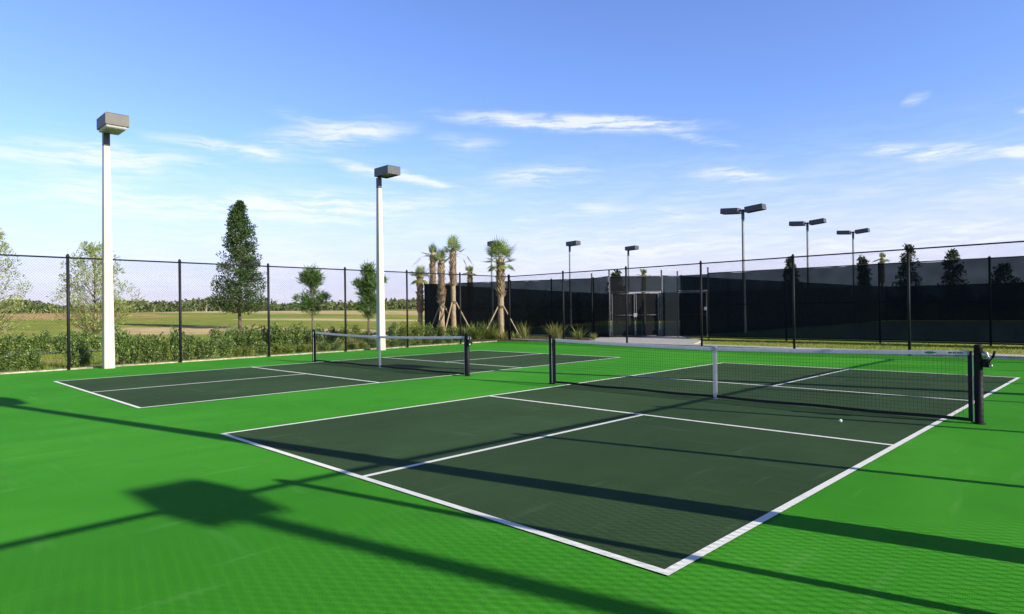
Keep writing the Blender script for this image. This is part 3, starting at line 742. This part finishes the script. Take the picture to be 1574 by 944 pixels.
# shrubs -----------------------------------------------------------
def make_shrub(seed, leafm, H, Wd, n, ls, lw):
    rng.seed(seed); fo = MB(); st = MB()
    for k in range(11):
        a = rng.uniform(0, 6.28); rr = Wd * .5 * rng.uniform(.1, .8); zt = H * rng.uniform(.55, 1.0) * (1 - .35 * (rr / (Wd * .5)) ** 2)
        e = Vector((math.cos(a) * rr, math.sin(a) * rr, zt)); s = Vector((math.cos(a) * .06, math.sin(a) * .06, -.04))
        st.path([s, s.lerp(e, .5) + Vector((0, 0, .05)), e], [.011, .008, .003], 5)
        for q in range(3):
            clump(fo, s.lerp(e, .45 + .25 * q), .19 * Wd * rng.uniform(.7, 1.3), n // 33, ls, lw, .35, .85, .3)
    return fo, st
PROTO = {}
def shrub_proto(kind, i):
    key = (kind, i)
    if key not in PROTO:
        lm = {'dark': 'shrub_leaf', 'light': 'shrub_light'}[kind]
        fo, st = make_shrub(100 + i * 7 + (50 if kind == 'light' else 0), lm, 1.0, 1.0, 1500, .090, .027)
        t = thing('shrub', 'x', 'shrub'); fo.build('foliage', M[lm], t); st.build('stem', M['bark'], t)
        PROTO[key] = [t, False]
    return PROTO[key]
SHR = []
def place_shrub(row, kind, u, vtop, wpx, off):
    x, y = hit(u, LX0 - off, LY0, LX1 - off, LY1); d = depth_of(x, y); z0 = terrain(x, y)
    H = max(.25, z_of(vtop, u, d) - z0); Wd = wpx * d / FPX
    SHR.append([row, kind, u, x, y, z0, H, Wd])
front = [(10, 541, 30, 'dark'), (28, 538, 28, 'dark'), (50, 535, 26, 'dark'), (66, 552, 14, 'light'), (112, 531, 24, 'dark'), (126, 530, 32, 'dark'), (186, 508, 30, 'dark'), (206, 511, 30, 'dark'), (226, 512, 28, 'dark'),
         (243, 506, 22, 'dark'), (258, 528, 16, 'light'), (268, 501, 24, 'dark'), (286, 508, 26, 'dark'), (305, 514, 24, 'dark'), (322, 516, 26, 'dark'), (345, 518, 24, 'dark'), (362, 533, 18, 'light'), (380, 534, 20, 'light'),
         (402, 521, 24, 'dark'), (425, 528, 24, 'light'), (442, 526, 24, 'light'), (461, 527, 22, 'light'), (478, 529, 18, 'light'), (497, 524, 22, 'dark'), (514, 523, 20, 'dark'), (540, 526, 22, 'light'), (556, 527, 18, 'light'),
         (574, 515, 18, 'dark'), (603, 521, 20, 'dark'), (620, 518, 20, 'dark'), (638, 520, 18, 'light'), (655, 516, 18, 'dark'), (672, 517, 18, 'dark'), (690, 514, 18, 'dark')]
back = [(6, 512, 30, 'dark'), (34, 508, 30, 'dark'), (52, 509, 28, 'dark'), (72, 511, 26, 'dark'), (92, 509, 26, 'dark'), (113, 504, 24, 'dark'), (131, 505, 26, 'dark'), (150, 508, 22, 'dark'), (168, 510, 22, 'dark'),
        (330, 505, 22, 'dark'), (348, 499, 24, 'dark'), (366, 499, 24, 'dark'), (384, 497, 24, 'dark'), (402, 499, 24, 'dark'), (421, 498, 24, 'dark'), (438, 499, 24, 'dark'), (456, 497, 24, 'dark'), (474, 500, 22, 'dark'), (492, 501, 22, 'dark'),
        (510, 503, 20, 'dark'), (528, 502, 20, 'light'), (546, 501, 20, 'light'), (562, 505, 18, 'dark'), (604, 496, 20, 'dark'), (622, 493, 20, 'light'), (640, 494, 20, 'light'), (658, 497, 20, 'dark'), (676, 496, 20, 'light'), (694, 498, 20, 'dark'), (709, 500, 16, 'dark')]
for (u, v, w, k) in front: place_shrub('front', k, u, v, w * 1.12, .95)
for (u, v, w, k) in back: place_shrub('back', k, u, v, w * 1.15, 9.2 if u < 320 else (6.0 if u < 590 else 4.2))
marks = [(-50, 'the picture left edge'), (105, 'the first fence post'), (166, 'the nearest light pole'), (277, 'the second fence post'), (413, 'the third fence post'), (531, 'the fourth fence post'), (585, 'the second light pole'), (626, 'the fifth fence post'), (707, 'the sixth fence post')]
words = ['first', 'second', 'third', 'fourth', 'fifth', 'sixth', 'seventh', 'eighth', 'ninth']
cnt = {}
for s in sorted(SHR, key=lambda s: s[2]):
    row, kind, u, x, y, z0, H, Wd = s
    mk = [m for m in marks if m[0] <= u][-1]
    i = cnt.get((row, mk[1]), 0); cnt[(row, mk[1])] = i + 1
    adj = 'dark green' if kind == 'dark' else 'yellow-green'
    lab = f"{adj} {row}-row shrub, {words[i]} right of {mk[1]}"
    pr = shrub_proto(kind, rng.randrange(4)); o = pr[0] if not pr[1] else copy_tree(pr[0]); pr[1] = True
    o['label'] = lab; o['category'] = 'shrub'; o['group'] = f'{row} row of shrubs behind the left fence'
    o.location = (x, y, z0); o.rotation_euler = (0, 0, rng.uniform(0, 6.28)); o.scale = (Wd * rng.uniform(.9, 1.2), Wd * rng.uniform(.9, 1.2), H * rng.uniform(.88, 1.1))

# ornamental plants by the far fence
def blades(b, n, H, spread, w, base=.06, bend=.35):
    for _ in range(n):
        a = rng.uniform(0, 6.28); t_ = rng.uniform(0, 1) ** .7 * spread; L = H * rng.uniform(.6, 1.1)
        d = Vector((math.cos(a) * math.sin(t_), math.sin(a) * math.sin(t_), math.cos(t_)))
        s = Vector((math.cos(a) * base * rng.random(), math.sin(a) * base * rng.random(), -.02))
        side = Vector((-math.sin(a), math.cos(a), 0)) * w
        p1 = s + d * L * .55; d2 = (d + Vector((math.cos(a), math.sin(a), -.3)) * bend).normalized(); p2 = p1 + d2 * L * .45
        b.add([s - side, s + side, p1 + side * .8, p1 - side * .8, p2], [(0, 1, 2, 3), (3, 2, 4)])
def grass_plant(label, u, vtop, depth, n, spread, w, m, bend=.35, base=.1, wspread=None):
    x, y = at(u, depth); z0 = .03; H = z_of(vtop, u, depth) - z0
    t = thing('ornamental_grass', label, 'plant', (x, y, z0), 0, 'planting in the mulch bed')
    b = MB(); blades(b, n, H, spread, w, base, bend); b.build('blades', M[m], t); return t
grass_plant('yellow-green ornamental grass clump left of the near net, against the dark screen', 853, 490, 30.0, 170, .75, .011, 'yellow_blade', base=.22)
grass_plant('spiky pale green plant right of the yellow grass, in front of the screen', 890, 495, 30.5, 46, 1.0, .022, 'palm_leaf', .15)
grass_plant('thin upright grass between the corner post and the yellow clump', 806, 489, 31.5, 60, .45, .009, 'yellow_blade', base=.2)
grass_plant('arching green clump beside the largest palm, left of its trunk', 752, 488, 32, 150, .8, .016, 'palm_leaf', base=.3)
grass_plant('pale fern-like clump at the corner end of the shrub rows', 731, 490, 31.5, 170, .85, .013, 'grass_blade', base=.25)
grass_plant('dark green clump left of the fern-like clump', 716, 492, 32.5, 150, .8, .016, 'palm_leaf', base=.3)
grass_plant('low golden grass at the foot of the largest palm', 770, 503, 31.5, 120, .9, .011, 'yellow_blade', base=.25)
grass_plant('small grass tuft at the left end of the far pavement', 912, 507, 30.0, 50, .7, .010, 'yellow_blade', base=.1)
grass_plant('low green tuft between the corner post and the thin upright grass', 793, 505, 31.0, 70, .8, .012, 'palm_leaf', base=.2)

# grass (stuff): blades over the verge beyond the left fence and the far strip
gb = MB()
def blade(x, y, z, h, w):
    a = rng.uniform(0, 6.28); c, s_ = math.cos(a) * w, math.sin(a) * w; lx_, ly_ = rng.uniform(-.5, .5) * h, rng.uniform(-.5, .5) * h
    gb.add([(x - c, y - s_, z - .01), (x + c, y + s_, z - .01), (x + lx_, y + ly_, z + h)], [(0, 1, 2)])
for _ in range(26000):
    y = rng.uniform(-9, 20); t_ = rng.random() ** 1.6 * 9 + .32; x = lx(y) - t_
    blade(x, y, terrain(x, y) , rng.uniform(.05, .14) * (1.4 if rng.random() < .1 else 1), rng.uniform(.006, .014))
for _ in range(9000):
    x = rng.uniform(-8.2, 9); y = rng.uniform(fy(x) + 1.62, SY - .1)
    blade(x, y, terrain(x, y), rng.uniform(.03, .09), rng.uniform(.006, .013))
tag(gb.build('grass', M['grass_blade']), 'short yellow-green grass on the verge beyond the fences', kind='stuff')

# far scrub (stuff)
fs = MB()
for _ in range(15000):
    u = rng.uniform(-260, 660); d = rng.uniform(150, 215); x, y = at(u, d); z = terrain(x, y)
    den = .5 + .5 * math.sin(u * .031 + 1) * math.sin(u * .0113 + .5)
    hmax = (3.6 if u < 260 else 3.6 - (u - 260) * .004) * (.45 + .75 * den) * (d / 180)
    s = rng.uniform(.35, .75); c = Vector((x, y, z + hmax * rng.random() ** .8))
    fs.leaf(c, rdir() * s * 1.6, s * .5)
tag(fs.build('far_scrub', M['scrub_leaf']), 'low dark green scrub along the horizon beyond the field', kind='stuff')
ft = MB()
for _ in range(14000):
    u = rng.uniform(-300, 2100); d = rng.uniform(330, 460); x, y = at(u, d); z = terrain(x, y)
    k = abs(math.sin(u * .19) * math.sin(u * .053 + 2)) ; hmax = 3.0 + 4.6 * k
    s = rng.uniform(.7, 1.5); ft.leaf(Vector((x, y, z + hmax * rng.random())), rdir() * s * 1.6, s * .5)
tag(ft.build('far_wood', M['dark_leaf']), 'thin line of distant woods along the horizon', kind='stuff')
# pale dead stalks standing along the far lip of the field
for (u, v, d) in ((52, 476, 118), (63, 474, 118), (78, 475, 116), (88, 473, 116), (101, 475, 117), (237, 472, 112), (301, 470, 110), (317, 468, 110), (339, 469, 112)):
    x, y = at(u, d); z0 = terrain(x, y); H = max(.8, z_of(v, u, d) - z0); b = MB()
    for k in range(7):
        a = rng.uniform(0, 6.28); b.bar((0, 0, -.05), (math.cos(a) * .15 * H * rng.random(), math.sin(a) * .25 * H * rng.random(), H * rng.uniform(.5, 1)), .035, 4, .012)
    o = b.build('dead_bush', M['wood']); o.location = (x, y, z0)
    tag(o, 'small pale dead bush on the far sandy lip of the field', 'bush', 'pale dead bushes on the far lip of the field')

# ------------------------------------------------------------------ world, sun
SUN_EL, SUN_AZ = 24.5, 13.0
w = bpy.data.worlds.new('World'); S.world = w; w.use_nodes = True
N, L = w.node_tree.nodes, w.node_tree.links
bg = N['Background']; bg.inputs['Strength'].default_value = .10
sky = N.new('ShaderNodeTexSky'); sky.sky_type = 'NISHITA'; sky.sun_disc = False
sky.sun_elevation = R(SUN_EL); sky.sun_rotation = R(90 - SUN_AZ); sky.altitude = 0; sky.air_density = 1.0; sky.dust_density = .2; sky.ozone_density = 2.2
tc = N.new('ShaderNodeTexCoord')
def node(t, **k):
    n = N.new(t)
    for a, b_ in k.items(): setattr(n, a, b_)
    return n
def mth(op, a, b_=None, c=None):
    x = node('ShaderNodeMath', operation=op)
    for i, s in enumerate((a, b_, c)):
        if s is None: continue
        if isinstance(s, (int, float)): x.inputs[i].default_value = s
        else: L.new(s, x.inputs[i])
    return x.outputs[0]
nrmv = node('ShaderNodeVectorMath', operation='NORMALIZE'); L.new(tc.outputs['Generated'], nrmv.inputs[0])
sp = node('ShaderNodeSeparateXYZ'); L.new(nrmv.outputs['Vector'], sp.inputs[0])
AZ = mth('MULTIPLY', mth('ARCTAN2', sp.outputs['X'], sp.outputs['Y']), 57.29578)
EL = mth('MULTIPLY', mth('ARCSINE', sp.outputs['Z']), 57.29578)
cb = node('ShaderNodeCombineXYZ'); L.new(AZ, cb.inputs['X']); L.new(EL, cb.inputs['Y'])
def azel(u, v):
    d = ray(u, v).normalized(); return math.degrees(math.atan2(d.x, d.y)), math.degrees(math.asin(d.z))
# warp so that the streaks fray
wn = node('ShaderNodeTexNoise'); wn.inputs['Scale'].default_value = .35; wn.inputs['Detail'].default_value = 5
L.new(cb.outputs[0], wn.inputs['Vector'])
wsub = node('ShaderNodeVectorMath', operation='SUBTRACT'); L.new(wn.outputs['Color'], wsub.inputs[0]); wsub.inputs[1].default_value = (.5, .5, .5)
wsc = node('ShaderNodeVectorMath', operation='MULTIPLY'); L.new(wsub.outputs[0], wsc.inputs[0]); wsc.inputs[1].default_value = (3.0, .8, 0)
wadd = node('ShaderNodeVectorMath', operation='ADD'); L.new(cb.outputs[0], wadd.inputs[0]); L.new(wsc.outputs[0], wadd.inputs[1])
# fibre noises: stretched along the wind
def fibre(scale, st, off):
    mp = node('ShaderNodeMapping'); mp.inputs['Scale'].default_value = st; mp.inputs['Rotation'].default_value = (0, 0, R(-6)); mp.inputs['Location'].default_value = (off, off, 0)
    n = node('ShaderNodeTexNoise'); n.inputs['Scale'].default_value = scale; n.inputs['Detail'].default_value = 8; n.inputs['Roughness'].default_value = .6
    L.new(wadd.outputs[0], mp.inputs['Vector']); L.new(mp.outputs['Vector'], n.inputs['Vector']); return n.outputs['Fac']
fib = fibre(1.0, (.14, .9, 1), 0); fib2 = fibre(1.0, (.34, 3.2, 1), 11)
fibm = mth('MULTIPLY', mth('ADD', mth('MULTIPLY', fib, .6), mth('MULTIPLY', fib2, .4)), 1.0)
def mr(v, a, b_, lo=0.0, hi=1.0, smooth=True):
    x = node('ShaderNodeMapRange'); x.interpolation_type = 'SMOOTHSTEP' if smooth else 'LINEAR'
    for k, val in (('From Min', a), ('From Max', b_), ('To Min', lo), ('To Max', hi)): x.inputs[k].default_value = val
    L.new(v, x.inputs['Value']); return x.outputs['Result']
tex = mr(fibm, .38, .63, .08, 1.0)
STREAKS = [ # u0, v0, u1, v1, half thickness px, strength
    (700, 184, 1060, 197, 13, .95), (800, 188, 1050, 192, 9, .6), (1030, 203, 1125, 225, 8, .5), (250, 212, 450, 245, 11, .75), (330, 228, 430, 242, 6, .5), (425, 172, 515, 190, 9, .4), (415, 218, 620, 198, 21, .75),
    (500, 248, 720, 293, 9, .75), (-20, 235, 320, 250, 26, .62), (300, 322, 650, 318, 24, .9), (-20, 290, 330, 322, 26, .5), (760, 272, 910, 270, 16, .65), (660, 214, 770, 222, 13, .35), (1060, 265, 1200, 272, 11, .6),
    (1330, 230, 1545, 234, 11, .8), (1420, 242, 1450, 222, 6, .5), (1535, 235, 1600, 232, 8, .6), (1390, 158, 1425, 148, 8, .5), (1560, 170, 1600, 176, 7, .5), (990, 330, 1060, 328, 12, .4), (780, 332, 830, 332, 10, .25),
    (1180, 395, 1600, 352, 24, .3), (820, 395, 1150, 372, 22, .3), (1560, 274, 1620, 280, 8, .5), (880, 318, 960, 322, 8, .25)]
acc = None
for (u0, v0, u1, v1, th, st) in STREAKS:
    a0, e0 = azel(u0, v0); a1, e1 = azel(u1, v1); ca, ce = azel((u0+u1)/2, (v0+v1)/2)
    hl = math.hypot(a1 - a0, e1 - e0) / 2 * 1.4; rot = math.atan2(e1 - e0, a1 - a0); ht = th / FPX * 57.3 * 1.25
    mp = node('ShaderNodeMapping', vector_type='TEXTURE'); mp.inputs['Location'].default_value = (ca, ce, 0); mp.inputs['Rotation'].default_value = (0, 0, rot); mp.inputs['Scale'].default_value = (hl, ht, 1)
    L.new(wadd.outputs[0], mp.inputs['Vector'])
    ln = node('ShaderNodeVectorMath', operation='LENGTH'); L.new(mp.outputs['Vector'], ln.inputs[0])
    k = mr(ln.outputs['Value'], 1.1, .0, 0, st * 1.3)
    acc = k if acc is None else mth('ADD', acc, k)
cl = mth('MULTIPLY', acc, tex)
veil = mth('MULTIPLY', mr(EL, 0, 17, 1, .0), mr(fibm, .40, .66, .04, .5))
veil = mth('MULTIPLY', veil, mr(EL, -1, 3, 0, 1))
cl = mth('MINIMUM', mth('ADD', cl, veil), .74)
# sky tint: slightly violet, pale milky band at the horizon
hs = node('ShaderNodeMix', data_type='RGBA', blend_type='MULTIPLY'); hs.inputs['Factor'].default_value = 1.0; L.new(sky.outputs[0], hs.inputs['A']); hs.inputs['B'].default_value = (1.13, 1.23, 1.78, 1)
hz = node('ShaderNodeMix', data_type='RGBA'); L.new(hs.outputs['Result'], hz.inputs['A']); hz.inputs['B'].default_value = (5.2, 5.1, 6.7, 1); L.new(mr(EL, 14, 0, 0, .9), hz.inputs['Factor'])
mx = node('ShaderNodeMix', data_type='RGBA'); L.new(hz.outputs['Result'], mx.inputs['A']); mx.inputs['B'].default_value = (7.2, 7.3, 8.0, 1); L.new(cl, mx.inputs['Factor'])
fill_dim = node('ShaderNodeMix', data_type='RGBA', blend_type='MULTIPLY'); L.new(mx.outputs['Result'], fill_dim.inputs['A']); fill_dim.inputs['B'].default_value = (.10, .14, .20, 1); L.new(mr(EL, 25, 44), fill_dim.inputs['Factor'])  # added dimming of the sky above the view, weakens fill in shadows
L.new(fill_dim.outputs['Result'], bg.inputs['Color'])

sl = bpy.data.lights.new('sun', 'SUN'); sl.energy = 5.0; sl.angle = R(.46); sl.color = (1.0, .93, .80)
so = bpy.data.objects.new('sun', sl); COL.objects.link(so)
sd = Vector((math.cos(R(SUN_EL)) * math.cos(R(SUN_AZ)), math.cos(R(SUN_EL)) * math.sin(R(SUN_AZ)), math.sin(R(SUN_EL))))
so.rotation_euler = sd.to_track_quat('Z', 'Y').to_euler(); so.location = sd * 60

cam = bpy.data.cameras.new('camera'); co = bpy.data.objects.new('camera', cam); COL.objects.link(co)
co.matrix_world = Matrix(((_r.x, _u.x, -_f.x, CAM.x), (_r.y, _u.y, -_f.y, CAM.y), (_r.z, _u.z, -_f.z, CAM.z), (0, 0, 0, 1)))
cam.sensor_fit = 'HORIZONTAL'; cam.sensor_width = 36; cam.lens = 36 * FPX / PW; cam.clip_start = .05; cam.clip_end = 6000
S.camera = co
S.view_settings.view_transform = 'Standard'; S.view_settings.look = 'None'; S.view_settings.gamma = 1; S.view_settings.use_curve_mapping = False
S.view_settings.exposure = .55
S.cycles.transparent_max_bounces = 24; S.cycles.max_bounces = 8
